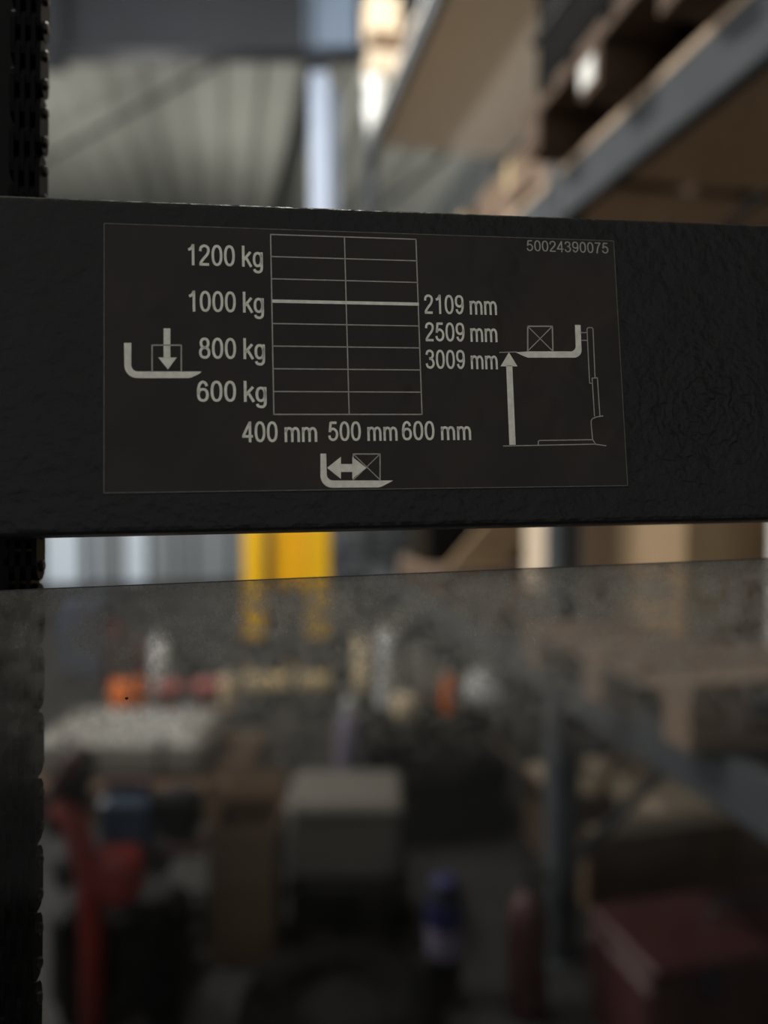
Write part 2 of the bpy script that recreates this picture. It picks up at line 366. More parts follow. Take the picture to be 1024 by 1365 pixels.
# ---------------------------------------------------------------- pallets and cartons
def pallet_meshes(m):
    return dict(top_board=MB().box((0, 0, 0), (1.2, .145, .022), ch=.003).mesh('top_board', m),
                top_board_n=MB().box((0, 0, 0), (1.2, .1, .022), ch=.003).mesh('top_board', m),
                stringer=MB().box((0, 0, 0), (.145, .8, .022), ch=.003).mesh('stringer', m),
                block=MB().box((0, 0, 0), (.145, .1, .078), ch=.004).mesh('block', m),
                bottom_board=MB().box((0, 0, 0), (1.2, .1, .022), ch=.003).mesh('bottom_board', m))
PM = {id(M_WOOD): pallet_meshes(M_WOOD), id(M_WOOD2): pallet_meshes(M_WOOD2)}
def pallet(label, loc, rz, m=M_WOOD, group=None):
    """1.2 x 0.8 pallet, long side along local x"""
    t = thing('wooden_pallet', label, 'pallet', loc, rz, group); P = PM[id(m)]
    for y in (-.35, 0, .35):
        inst('bottom_board', P['bottom_board'], t, (0, y, .011))
        for x in (-.5275, 0, .5275): inst('block', P['block'], t, (x, y, .061))
    for x in (-.5275, 0, .5275): inst('stringer', P['stringer'], t, (x, 0, .111))
    for y, n in ((-.3275, 'top_board'), (-.165, 'top_board_n'), (0, 'top_board'), (.165, 'top_board_n'), (.3275, 'top_board')):
        inst('top_board', P[n], t, (0, y, .133))
    return t
def carton(label, loc, size, rz=0.0, m=M_CARD, name='carton', cat='carton', label_at=None, group=None):
    t = thing(name, label, cat, loc, rz, group); w, d, h = size
    MB().box((0, 0, h / 2 - .002), (w, d, h - .004), ch=.004).build('body', m, t)
    for s in (-1, 1): MB().box((0, s * d / 4, h), (w - .004, d / 2 - .003, .004)).build('flap', m, t)
    MB().box((0, 0, h + .0025), (w - .01, .05, .001)).build('tape', M_TAPE, t)
    for s in (-1, 1): MB().box((s * (w / 2 + .0006), 0, h - .05), (.001, .05, .1)).build('tape', M_TAPE, t)
    if label_at:
        x, z, lw, lh = label_at
        MB().box((x, -d / 2 - .0008, z), (lw, .001, lh)).build('paper_label', M_PAPER, t)
    return t
def open_carton(label, loc, size, rz=0.0, m=M_CARD, flaps=(1, 1, 1, 1), name='open_carton', ang=.6):
    t = thing(name, label, 'carton', loc, rz); w, d, h = size; q = .006
    MB().box((0, 0, q / 2), (w, d, q)).build('base', m, t)
    for s in (-1, 1):
        MB().box((0, s * (d / 2 - q / 2), h / 2), (w, q, h)).build('side_panel', m, t)
        MB().box((s * (w / 2 - q / 2), 0, h / 2), (q, d, h)).build('side_panel', m, t)
    fl = .45 * min(w, d)
    for k, (sx, sy) in enumerate(((0, -1), (1, 0), (0, 1), (-1, 0))):
        if not flaps[k]: continue
        a = ang + .25 * random.random()
        if sy: MB().box((0, sy * (d / 2 + fl / 2 * math.cos(a)), h + fl / 2 * math.sin(a)), (w - .01, fl, .005), M=Matrix.Rotation(sy * a, 4, 'X')).build('flap', m, t)
        else: MB().box((sx * (w / 2 + fl / 2 * math.cos(a)), 0, h + fl / 2 * math.sin(a)), (fl, d - .01, .005), M=Matrix.Rotation(-sx * a, 4, 'Y')).build('flap', m, t)
    return t
Z1, Z2, Z3 = EYE - .55, EYE + .95 + .018, EYE + 2.45 + .018

# level 1 in the near bay: pallet with its short end to the aisle
pallet('empty-sided wooden pallet on the lower rack beam at right, seen through the guard', (.925 + .6, 1.39 + .4, Z1), R(2), M_WOOD)
zt1 = Z1 + .1445
carton('wide tan carton on the right pallet just above the guard rim', (1.45, 1.98, zt1), (.5, .36, .5), R(2), M_CARD)
carton('dark brown carton at the right end of the pallet load', (1.78, 1.62, zt1), (.44, .3, .5), R(-3), M_CARD2)
carton('small white carton at the far right edge above the guard', (1.45, 1.62, zt1), (.16, .12, .52), R(0), M_PAPER, label_at=None)
# level 1 in the next bay
pallet('wooden pallet on the lower rack beam behind the upright', (1.6, 2.75, Z1), R(0), M_WOOD2)
carton('tan carton beside the rack upright, left of the wide tan carton', (1.36, 2.72, zt1), (.3, .34, .46), R(4), M_CARDP)
carton('tall tan carton standing behind the rack upright', (1.78, 2.8, zt1), (.42, .4, .62), R(0), M_CARD)
pallet('wooden pallet on the lower rack beam in the middle of the second bay', (1.62, 3.95, Z1), R(0), M_WOOD)
lb = MB().prism([(0, 0), (.3, 0), (.7, .45), (.4, .45)], lambda a, b2, d: (a, d, b2), 0, .04).build('chipboard_panel', M_CARD)
qb = at(588, 750, 3.85); lb.location = (qb.x, 3.6, zt1 + .001); tag(lb, 'tan slanting board standing left of the rack upright above the guard', 'board')
bx = carton('black plastic transport box on the lower shelf left of the leaning panel', (1.35, 4.05, zt1), (.6, .45, .55), 0, M_BLACK, name='transport_box', cat='box')
# level 2, near bay: dark wrapped load overhanging the beam
pallet('wooden pallet overhanging the thick diagonal rack beam', (1.48, 1.725, Z2), 0, M_WOOD2)
ld = thing('wrapped_load', 'dark film-wrapped load on the pallet over the diagonal rack beam', 'load', (1.48, 1.725, Z2 + .1455))
MB().box((0, 0, .4), (1.16, .78, .8), ch=.03).build('bundle', M_TARP, ld)
for z in (.2, .5): MB().box((0, 0, z), (1.172, .792, .02)).build('strap', M_BLACK, ld)
MB().box((-.35, 0, .4), (.05, .795, .79)).build('edge_board', M_CARD, ld)
carton('low brown carton beside the overhanging pallet at the top right', (1.52, 1.05, Z2), (1.0, .42, .3), 0, M_CARD2)
wl = MB().box((0, 0, 0), (.003, .07, .06)).build('paper_sheet', M_PAPER); wl.location = (.8775, 1.73, Z2 + .05)
tag(wl, 'small white paper stuck to the overhanging pallet above the diagonal beam', 'paper')
# level 2, second bay
pallet('wooden pallet on the middle shelf right behind the upright', (1.65, 2.72, Z2), 0, M_WOOD)
pallet('wooden pallet on the middle shelf further behind the upright', (1.65, 3.62, Z2), 0, M_WOOD2)
carton('flat brown carton on the pallet just behind the upright', (1.62, 2.72, Z2 + .1445), (1.12, .7, .12), 0, M_CARD2)
carton('flat tan carton on the pallet further behind the upright', (1.62, 3.62, Z2 + .1445), (1.12, .7, .14), R(1), M_CARD)
carton('brown carton at the back of the middle shelf', (1.85, 2.75, Z2 + .2725), (.4, .4, .3), R(3), M_CARD2)
# level 3, end of the second bay: bright goods beside the pale column
gw = [(1.10, 5.15, .355, (.26, .2, .13), M_CARDP, 'flat pale carton resting on the white tubs beside the pale column'),
      (1.12, 5.14, .492, (.25, .2, .12), M_CARD2, 'flat brown carton in the middle of the top stack'),
      (1.08, 5.16, .618, (.22, .2, .25), M_CREAMB, 'cream carton crowning the top stack beside the pale column'),
      (1.5, 5.1, 0, (.34, .3, .46), M_CARD2, 'brown carton behind the white tubs on the top shelf'),
      (1.40, 5.1, .467, (.26, .24, .24), M_CARDP, 'pale carton on the brown one on the top shelf')]
for x, y, z, sz, m, lab in gw: carton(lab, (x, y, Z3 + z), sz, R(random.uniform(-4, 4)), m)
def can(label, loc, r, h, m, name='canister', cap=M_WHITE, cat='canister', group=None):
    t = thing(name, label, cat, loc, 0, group)
    MB().lathe((0, 0, 0), [(r * .92, 0), (r, .02 * h + .004), (r, h * .84), (r * .8, h * .93), (r * .42, h * .97)], 18).build('body', m, t, True)
    MB().lathe((0, 0, h * .97), [(r * .4, 0), (r * .4, h * .06), (r * .3, h * .075)], 14).build('cap', cap, t, True)
    hd = [(r * .95 * math.cos(k), 0, h * .93 + r * .5 * math.sin(k)) for k in [math.pi * i / 8 for i in range(9)]]
    MB().tube(hd, .006, 6).build('handle', M_DARKST, t)
    return t
def tub(label, loc, r, h):
    t = thing('plastic_tub', label, 'tub', loc, 0, 'white tubs on the top shelf')
    MB().lathe((0, 0, 0), [(r * .86, 0), (r * .96, h * .86), (r * .97, h * .88)], 18).build('body', M_WHITE, t, True)
    MB().lathe((0, 0, h * .86), [(r * 1.02, 0), (r * 1.02, h * .12), (r * .95, h * .14)], 18).build('lid', M_WHITE, t, True)
for lab, x, z in (('lower white tub at the shelf edge beside the pale column', 1.035, .0), ('upper white tub at the shelf edge beside the pale column', 1.035, .177),
                  ('lower white tub set back on the top shelf', 1.215, .0), ('upper white tub set back on the top shelf', 1.215, .177)):
    tub(lab, (x, 5.16, Z3 + z + .001), .072, .176)

# ---------------------------------------------------------------- yellow stacker truck in the aisle
p = at(382, 905, 5.2)
yt = thing('stacker_truck', 'bright yellow stacker truck standing in the aisle under the mast beam', 'truck', (p.x, p.y, 0), YAW + R(4))
wpx = lambda px: px * 5.2 / 1000
zy = lambda py: EYE - (py - 650) / 1000 * 5.2
for x0, x1 in ((326, 353), (408, 440)):
    c = wpx((x0 + x1) / 2 - 382); w = wpx(x1 - x0)
    MB().box((c, .02, (zy(850) + 2.55) / 2), (w, .03, 2.55 - zy(850)), ch=.006).build('mast_rail', M_YEL, yt)
    for s in (-1, 1): MB().box((c + s * (w / 2 - .012), .075, (zy(850) + 2.55) / 2), (.02, .08, 2.55 - zy(850))).build('mast_rail', M_YEL, yt)
MB().box((wpx(383 - 382), .16, (zy(788) + 1.75) / 2), (wpx(46), .04, 1.75 - zy(788)), ch=.01).build('mast_panel', M_YEL, yt)
MB().tube([(wpx(357.5 - 382), .13, .3), (wpx(357.5 - 382), .13, 2.4)], .022, 12).build('lift_cylinder', M_CHROME, yt)
MB().box((0, .06, 2.56), (wpx(116), .12, .06), ch=.01).build('mast_top_plate', M_YEL, yt)
MB().box((0, .06, zy(866)), (wpx(112), .09, wpx(26)), ch=.01).build('fork_carriage', M_DGREY, yt)
for x0, x1 in ((326, 388), (398, 440)):
    c = wpx((x0 + x1) / 2 - 382); w = wpx(x1 - x0)
    f = MB().box((c, .42, zy(906)), (w, 1.0, .1), ch=.02).build('fork', M_YELW, yt)
    MB().box((c, .0, zy(884)), (w * .7, .05, .12), ch=.01).build('fork_heel', M_DGREY, yt)
    MB().tube([(c - .04, .0, .05), (c + .04, .0, .05)], .05, 12).build('load_wheel', M_RUB, yt)
MB().box((0, .6, .5), (.58, .6, .5), ch=.05).build('body', M_DGREY, yt)
MB().box((0, .55, .82), (.56, .6, .1), ch=.03).build('hood', M_BLACK, yt)
MB().tube([(-.05, .5, .09), (.05, .5, .09)], .09, 14).build('drive_wheel', M_RUB, yt)
MB().tube([(0, .85, .7), (0, 1.05, 1.0), (0, 1.15, 1.15)], .025, 8).build('tiller', M_BLACK, yt)

# ---------------------------------------------------------------- clutter on the floor, far left
def obox(name, label, cat, x0, x1, y0, y1, d, dep, m, ch=.02, z0=None, rz=None):
    """box whose front face shows from pixel x0..x1, y0..y1 at depth d"""
    a = at(x0, y1, d); b2 = at(x1, y1, d); zt = at(x0, y0, d).z; zb = at(x0, y1, d).z if z0 is None else z0
    c = (a + b2) / 2; f = Matrix.Rotation(YAW, 4, 'Z') @ Vector((0, 1, 0))
    t = thing(name, label, cat, (c.x + f.x * dep / 2, c.y + f.y * dep / 2, max(zb, 0)), YAW if rz is None else rz)
    w = (b2 - a).length; h = zt - max(zb, 0)
    return t, w, h
t, w, h = obox('steel_locker', 'dark blue-grey steel locker at the far left beside the chain', 'locker', 78, 136, 800, 950, 6.0, .4, M_DGREY, z0=0)
M_LOCK = mat('locker_blue_grey_paint', (70, 78, 96), .5, var=.1)
MB().box((0, 0, h / 2), (w, .4, h), ch=.01).build('body', M_LOCK, t)
for s in (-1, 1):
    dd = MB().box((s * w / 4, -.206, h / 2), (w / 2 - .012, .012, h - .04), ch=.004).build('door', M_LOCK, t)
    MB().box((s * .025, -.216, h * .55), (.012, .01, .08)).build('handle', M_CHROME, dd)
# low grey trolley carrying red and orange pieces
tp = at(220, 962, 4.6)
tr = thing('flat_trolley', 'low dark trolley carrying the orange and red containers', 'trolley', (tp.x, tp.y + .25, 0), YAW)
zt = tp.z
MB().box((0, 0, zt - .02), (1.0, .55, .04), ch=.01).build('deck', M_DARKST, tr)
for sx in (-1, 1):
    for sy in (-1, 1):
        MB().tube([(sx * .4 - .02, sy * .2, .06), (sx * .4 + .02, sy * .2, .06)], .06, 12).build('wheel', M_RUB, tr)
        MB().box((sx * .4, sy * .2, (zt + .04) / 2 + .04), (.04, .04, max(zt - .12, .04))).build('leg', M_DARKST, tr)
def on(x, d, z): q = at(x, 900, d); return (q.x, q.y, z)
can('round orange canister on the low trolley at left', on(172, 4.7, zt + .002), .115, .25, M_ORNG, cap=M_BLACK)
def bucket(label, loc, r, h, m):
    t = thing('bucket', label, 'bucket', loc, 0, 'red buckets on the low trolley')
    MB().lathe((0, 0, 0), [(r * .8, 0), (r * .98, h), (r * 1.05, h), (r * 1.05, h * .93), (r, h * .92)], 18).build('body', m, t, True)
    MB().lathe((0, 0, h), [(r * 1.0, .001), (r * 1.0, .012), (r * .9, .016)], 18).build('lid', m, t)
    hd = [(r * 1.02 * math.cos(k), 0, h * .9 + r * .5 * math.sin(k)) for k in [math.pi * i / 8 for i in range(9)]]
    MB().tube(hd, .005, 6).build('handle', M_CHROME, t); return t
M_PINK = mat('faded_red_plastic', (232, 100, 92), .5, var=.06)
bucket('faded red bucket on the low trolley, nearer the orange canister', on(226, 4.7, zt + .002), .074, .19, M_PINK)
bucket('faded red bucket on the low trolley, nearer the yellow truck', on(276, 4.7, zt + .002), .08, .2, M_PINK)
# things behind the trolley
def postthing(name, label, cat, x0, x1, y0, y1, d, m, z0=None, dep=.12, ch=.02):
    t, w, h = obox(name, label, cat, x0, x1, y0, y1, d, dep, m, z0=z0)
    return t, w, h
t, w, h = postthing('oil_drum', 'upright dull red gas bottle behind the trolley', 'bottle', 136, 166, 832, 960, 5.6, M_DRED, z0=0); t.name = 'gas_bottle'
MB().lathe((0, 0, 0), [(w * .5, 0), (w * .55, .02), (w * .55, h * .7), (w * .45, h * .82), (w * .2, h * .88)], 18).build('body', M_DRED, t, True)
MB().lathe((0, 0, h * .88), [(w * .18, 0), (w * .3, .01), (w * .3, h * .1), (w * .2, h * .12)], 14).build('valve_cap', M_RED, t, True)
t, w, h = postthing('gas_bottle', 'dark maroon gas bottle right of the red one', 'bottle', 172, 200, 842, 960, 5.6, M_DRED, z0=0)
M_MAR = mat('maroon_paint', (74, 30, 30), .45, var=.12)
MB().lathe((0, 0, 0), [(w * .5, 0), (w * .55, .02), (w * .55, h * .7), (w * .45, h * .82), (w * .2, h * .88)], 18).build('body', M_MAR, t, True)
MB().lathe((0, 0, h * .88), [(w * .18, 0), (w * .25, .01), (w * .25, h * .1), (w * .15, h * .12)], 14).build('valve_cap', M_DARKST, t, True)
can('slim pale canister between the gas bottles and the yellow truck', on(214, 5.5, 0.0), .07, .42, M_WHITE)
t, w, h = postthing('tool_cabinet', 'grey tool cabinet left of the yellow truck', 'cabinet', 236, 318, 800, 940, 6.6, M_DGREY, z0=0)
MB().box((0, 0, h / 2), (w, .12, h), ch=.01).build('body', M_DARKST, t)
for k in range(4):
    dr = MB().box((0, -.065, h * (k + .5) / 4), (w - .03, .012, h / 4 - .02), ch=.004).build('drawer', M_DARKST, t)
    MB().box((0, -.076, h * (k + .5) / 4 + .03), (w * .6, .012, .015)).build('handle', M_CHROME, dr)
can('short cream tin left of the yellow truck forks', on(303, 4.9, 0.0), .055, .29, M_CREAM)
# pale film-wrapped low load
t, w, h = obox('wrapped_load', 'low pale film-wrapped load in front of the trolley at left', 'load', 40, 272, 985, 1045, 3.5, .55, M_WRAP, z0=.145)
pallet('wooden pallet under the low pale wrapped load', (t.location.x, t.location.y, 0), YAW, M_WOOD2)
MB().box((0, 0, (h) / 2), (w, .52, h), ch=.04).build('bundle', M_WRAP, t)
for s in (-.25, .2): MB().box((s, 0, h / 2), (.02, .53, h - .004)).build('strap', M_BLACK, t)
# orange-red long handle truck (near left)
D = 1.95
q0 = at(150, 1300, D)
rt = thing('pallet_truck', 'red hand pallet truck with black grip and blue tray at lower left', 'truck', (q0.x, q0.y, 0), YAW)
def rl(x, y, dd=0.0):
    """local point on the truck for a pixel, at depth D + dd"""
    v = at(x, y, D + dd) - Vector((q0.x, q0.y, 0)); return Matrix.Rotation(-YAW, 4, 'Z') @ v
k = D / 1000
MB().tube([rl(122, 1365), rl(124, 1260), rl(118, 1160), rl(100, 1100), rl(80, 1066)], [.03, .03, .032, .036, .03], 12).build('tiller_arm', M_RED, rt, True)
MB().tube([rl(70, 1110, .03), rl(84, 1080, .03), rl(96, 1050, .02), rl(112, 1010, 0), rl(116, 1000, 0)], [.02, .035, .045, .035, .02], 12).build('tiller_head', M_BLACK, rt, True)
MB().tube([rl(74, 1050, -.02), rl(98, 1018, -.04), rl(110, 996, -.04)], [.02, .034, .022], 12).build('grip_cover', M_DRED, rt, True)
MB().box(rl(160, 1162, .02), (.125, .12, .135), ch=.03).build('pump_housing', M_RED, rt)
MB().box(rl(172, 1046, .1), (.13, .03, .03), ch=.008).build('tray_rim', M_DRED, rt)
MB().box(rl(171, 1092, .08), (.135, .09, .135), ch=.012).build('tray', M_BLUE, rt)
MB().box(rl(240, 1082, .1), (.11, .1, .13), ch=.02).build('battery', M_BLACK, rt)
MB().box(rl(245, 1122, .1), (.13, .12, .035), ch=.01).build('battery_shelf', M_DRED, rt)
MB().box(rl(214, 1138, .1), (.06, .1, .1), ch=.02).build('motor_cover', M_DGREY, rt)
MB().tube([rl(80, 1140, .1), rl(92, 1180, .1)], [.035, .03], 12).build('side_cover', M_DGREY, rt, True)
cb = rl(165, 1290, .16); zb = .06
MB().box((cb.x, cb.y, (rl(0, 1200, .1).z + zb) / 2), (.36, .2, rl(0, 1200, .1).z - zb), ch=.04).build('chassis', M_BLACK, rt)
for s in (-1, 1): MB().tube([(cb.x + s * .12 - .025, cb.y, .09), (cb.x + s * .12 + .025, cb.y, .09)], .09, 14).build('steer_wheel', M_RUB, rt)
for s in (-1, 1): MB().box((cb.x + s * .1, cb.y + .2, .08), (.12, .25, .05), ch=.015).build('fork', M_BLACK, rt)
can('grey tin standing right of the red pallet truck', (at(262, 1240, 2.5).x, at(262, 1240, 2.5).y, 0), .042, EYE - .54 * 2.5, M_DGREY, name='tin', cat='tin', cap=M_BLACK)
# tall open carton and foam box
a = at(318, 1100, 2.35)
open_carton('tall open brown carton with dark inside beside the red pallet truck', (a.x + .035, a.y + .12, 0), (.21, .26, EYE - (1105 - 650) / 1000 * 2.35), YAW, M_CARD2, flaps=(0, 0, 1, 1), ang=1.1)
a = at(468, 1190, 2.35)
crate = thing('plastic_crate', 'black plastic crate under the grey-beige box', 'crate', (a.x + .035, a.y + .22, 0), YAW)
ch_ = at(468, 1190, 2.35).z
MB().box((0, 0, ch_ / 2), (.38, .34, ch_), ch=.02).build('body', M_BLACK, crate)
for z in (.06, ch_ - .03): MB().box((0, 0, z), (.395, .355, .03), ch=.006).build('rim', M_BLACK, crate)
fb = thing('foam_box', 'grey-beige lidded foam box in the lower middle', 'box', (a.x + .02, a.y + .22, ch_ + .001), YAW)
MB().box((0, 0, .1), (.36, .3, .2), ch=.02).build('body', M_FOAM, fb)
MB().box((0, 0, .225), (.385, .325, .05), ch=.018).build('lid', M_FOAM, fb)
a = at(592, 1215, 2.2)
bc = thing('spray_can', 'deep blue tin with a pale patch right of the black crate', 'tin', (a.x, a.y, 0))
MB().lathe((0, 0, 0), [(.05, 0), (.052, .01), (.052, EYE - .53 * 2.2 - .03), (.045, EYE - .53 * 2.2)], 18).build('body', M_BLACK, bc, True)
MB().lathe((0, 0, EYE - .53 * 2.2), [(.04, 0), (.04, .02), (.03, .025)], 14).build('cap', M_NAVY, bc, True)
MB().lathe((0, 0, .225), [(.0525, 0), (.0528, .005), (.0528, .075), (.0525, .08)], 18).build('blue_band', M_NAVY, bc, True)
MB().lathe((0, 0, .14), [(.0525, 0), (.0528, .005), (.0528, .075), (.0525, .08)], 18).build('paper_band', M_LILAC, bc, True)
bc.name = 'paint_tin'
# black tyre in the bottom middle
a = at(455, 1330, 2.0)
ty = thing('tyre', 'black tyre lying on the floor in the bottom middle', 'tyre', (a.x, a.y + .05, 0))
ring = MB(); n = 24; pr = [(.13, .02), (.22, 0), (.27, .03), (.28, .07), (.27, .11), (.22, .14), (.13, .12), (.125, .07)]
P = [(r * math.cos(2 * math.pi * i / n), r * math.sin(2 * math.pi * i / n), z) for i in range(n) for r, z in pr]
F = [(i * 8 + j, ((i + 1) % n) * 8 + j, ((i + 1) % n) * 8 + (j + 1) % 8, i * 8 + (j + 1) % 8) for i in range(n) for j in range(8)]
ring.add(P, F).build('tread', M_RUB, ty, True)
MB().lathe((0, 0, .04), [(.05, 0), (.122, .0), (.122, .05), (.05, .05)], 20).build('hub', M_BLACK, ty)

# ---------------------------------------------------------------- black pallet box with white goods, under the second bay
a = at(575, 960, 3.1)
pb = thing('pallet_box', 'black plastic pallet box under the lower rack beam holding white goods', 'box', (.87, a.y + .27, 0), 0)
zb_ = a.z
MB().box((0, 0, zb_ / 2), (.64, .5, zb_), ch=.03).build('body', M_BLACK, pb)
for z in (.08, zb_ * .5, zb_ - .02): MB().box((0, 0, z), (.66, .52, .03), ch=.008).build('rib', M_BLACK, pb)
def onbox(x, y=None): q = at(x, 950, 3.3); return (q.x, q.y, zb_ + .001)
def sack(label, loc, w, h, m, tilt=0.0):
    t = thing('plastic_bag', label, 'bag', loc, YAW)
    prof = [(.35, 0), (.5, .12), (.52, .4), (.4, .7), (.22, .86), (.1, .92), (.16, 1.0)]
    n = 16; P = []; F = []
    for r, z in prof:
        for i in range(n):
            t_ = 2 * math.pi * i / n; q = 1 + .1 * math.sin(3 * t_ + z * 5)
            P.append((w * r * q * math.cos(t_) + tilt * z * h, w * .7 * r * q * math.sin(t_), h * z))
    for i in range(len(prof) - 1):
        for j in range(n): F.append((i * n + j, i * n + (j + 1) % n, (i + 1) * n + (j + 1) % n, (i + 1) * n + j))
    F += [tuple(range(n - 1, -1, -1)), tuple((len(prof) - 1) * n + j for j in range(n))]
    MB().add(P, F).build('bag_body', m, t, True)
    MB().tube([(tilt * h * .92 + .0, -.02, h * .91), (tilt * h * .92 + w * .12, 0, h * .92), (tilt * h * .92, .02, h * .91)], .008, 6).build('tie', M_DARKST, t)
    return t
sack('white plastic bag on the black pallet box, right of centre', onbox(650), .23, .19, M_WHITE)
can('tall white canister with a red foot on the black pallet box', onbox(517), .05, .36, M_WHITE, cap=M_RED)
sack('slanting pale bag right of the tall white canister', onbox(576), .15, .3, M_WRAP, tilt=-.25)
can('small cream tin at the front of the black pallet box', (at(540, 950, 3.15).x, at(540, 950, 3.15).y, zb_ + .001), .05, .1, M_CREAM, name='tin', cat='tin')
can('small orange tin left of the white plastic bag', (at(598, 950, 3.2).x, at(598, 950, 3.2).y, zb_ + .001), .03, .17, M_ORNG, name='tin', cat='tin')
t, w, h = obox('cream_tube', 'upright cream cardboard tube right of the yellow truck', 'tube', 472, 494, 850, 960, 4.6, .1, M_CREAM, z0=0)
MB().lathe((0, 0, 0), [(w * .5, 0), (w * .5, h), (w * .4, h), (w * .4, h - .03)], 18).build('tube_wall', M_CREAM, t, True); t.name = 'cardboard_tube'
MB().lathe((0, 0, h - .02), [(w * .38, 0), (w * .38, .03), (w * .3, .034)], 18).build('end_cap', M_CARDP, t, True)
a = at(466, 985, 2.9)
can('lilac canister on the floor in front of the cream tube', (a.x, a.y, 0), .055, EYE - .29 * 2.9, M_LILAC)

# lower right: cartons and red toolbox under the rack
open_carton('large low brown carton behind the rack upright, under the lower beam', (1.68, 2.68, 0), (.88, .6, .27), 0, M_CARD2, flaps=(0, 0, 0, 1), ang=.75)
carton('flat pale brown carton lying across the large low carton', (1.68, 2.68, .2705), (.84, .58, .06), R(2), M_CARDP)
tb = thing('toolbox', 'long dull red steel toolbox on the floor at lower right', 'toolbox', (1.40, 1.80, 0), R(2))
MB().box((0, 0, .13), (.78, .3, .26), ch=.015).build('body', M_DRED, tb)
MB().box((0, 0, .285), (.77, .31, .05), ch=.012).build('lid', M_DRED, tb)
MB().tube([(-.1, 0, .31), (-.1, 0, .35), (.1, 0, .35), (.1, 0, .31)], .009, 8).build('handle', M_DARKST, tb)
for s in (-.22, .22): MB().box((s, -.158, .255), (.04, .012, .06)).build('latch', M_CHROME, tb)
sp_ = thing('steel_profile', 'grey steel channel lying on the floor in front of the red toolbox', 'profile', (1.62, 1.46, 0), R(4))
MB().box((0, 0, .006), (.7, .12, .012)).build('web', M_RACK, sp_)
for s in (-1, 1): MB().box((0, s * .054, .041), (.7, .012, .058)).build('flange', M_RACK, sp_)
a = at(712, 1250, 2.15)
fx = thing('fire_extinguisher', 'dark red cylinder standing at the foot of the rack upright', 'extinguisher', (a.x - .02, a.y, 0))
MB().lathe((0, 0, 0), [(.05, 0), (.055, .01), (.055, .28), (.04, .33), (.018, .35)], 18).build('cylinder', M_DRED, fx, True)
MB().lathe((0, 0, .35), [(.016, 0), (.016, .03), (.01, .035)], 12).build('valve', M_DARKST, fx, True)
MB().box((.03, 0, .385), (.09, .015, .012)).build('handle', M_BLACK, fx)
br = thing('open_bracket', 'small tan wooden bracket standing under the lower rack beam', 'bracket', (at(790, 1030, 2.6).x, at(790, 1030, 2.6).y, .3385), YAW)
bz = at(790, 1060, 2.6).z - .3385
MB().box((-.06, 0, .07 + bz), (.03, .03, .2), ch=.003).build('post', M_CARD, br)
MB().box((.05, 0, .06 + bz), (.03, .03, .2), ch=.003, M=Matrix.Rotation(R(28), 4, 'Y')).build('strut', M_WOOD, br)
MB().box((0, 0, bz / 2), (.16, .05, bz), ch=.003).build('foot', M_WOOD2, br)
br.name = 'wooden_bracket'

# ---------------------------------------------------------------- the mast crossbeam (in focus)
def cv(v): return (CM.to_3x3() @ Vector(v))
def dirpx(x, y): return Vector(((x - CXP) / FPX, -(y - CYP) / FPX, -1.0))
Rv = dirpx(7541, 553).normalized()                    # along the beam
Uv = -dirpx(105, -11417).normalized() * -1.0
Uv = (Uv - Rv * Uv.dot(Rv)).normalized()
if Uv.y < 0: Uv = -Uv
Nv = Uv.cross(Rv).normalized()                        # away from the lens
if Nv.z > 0: Nv = -Nv
Oc = dirpx(488, 480) * FOCUS
BM = CM @ (Matrix.Translation(Oc) @ Matrix((Rv, Nv, Uv)).transposed().to_4x4())
def loc(x, y, dep=0.0):
    """photo pixel -> (x, z) in the beam's own plane, dep behind its face"""
    d = dirpx(x, y); o = Oc + Nv * dep; t = o.dot(Nv) / d.dot(Nv); h = d * t - Oc
    return h.dot(Rv), h.dot(Uv)
zt = (loc(0, 258)[1] + loc(1024, 298)[1]) / 2; zbm = (loc(0, 715)[1] + loc(1024, 693)[1]) / 2
beam = thing('mast_crossbeam', 'charcoal painted steel crossbeam of the truck mast carrying the load plate', 'beam', M=BM)
TH = .018
M_BEAM = paint_beam()
MB().box((.045, TH / 2, (zt + zbm) / 2), (.61, TH, zt - zbm)).build('beam_bar', M_BEAM, beam, bevel=.0022)
# the label plate
xl = (loc(137, 299)[0] + loc(138, 662)[0]) / 2; xr_ = (loc(817, 318.6)[0] + loc(839, 646)[0]) / 2
zp1 = (loc(137, 299)[1] + loc(817, 318.6)[1]) / 2; zp0 = (loc(138, 662)[1] + loc(839, 646)[1]) / 2
plate = thing('load_plate', 'dark brown load capacity label with white chart on the crossbeam', 'label', M=BM)
PT = .00035
MB().box(((xl + xr_) / 2, -PT / 2 - .00002, (zp0 + zp1) / 2), (xr_ - xl, PT, zp1 - zp0)).build('film', film_plate(), plate, bevel=.0001)
YP = -PT - .00009
PX = FOCUS / FPX
def flat(mb, poly): mb.add([(a, YP, b2) for a, b2 in poly], [tuple(range(len(poly)))]); return mb
def seg(mb, p0, p1, w):
    p0, p1 = Vector(p0), Vector(p1); d = (p1 - p0).normalized(); n = Vector((-d.y, d.x)) * (w / 2); e = d * (w / 2)
    return flat(mb, [p0 - e + n, p0 - e - n, p1 + e - n, p1 + e + n])
def line(pts, w, mb=None, close=False):
    mb = mb or MB(); q = [Vector(v) for v in pts]
    if close: q.append(q[0])
    for i in range(len(q) - 1): seg(mb, q[i], q[i + 1], w * PX)
    return mb
ins = .0004
line([(xl + ins, zp0 + ins), (xr_ - ins, zp0 + ins), (xr_ - ins, zp1 - ins), (xl + ins, zp1 - ins)], 1.0, close=True).build('border_line', mat('border_print', (104, 100, 94), .6, var=.3, scale=300), plate)
gx0 = (loc(359, 313.6)[0] + loc(367, 553)[0]) / 2; gx1 = (loc(553.7, 319.2)[0] + loc(563, 552.5)[0]) / 2
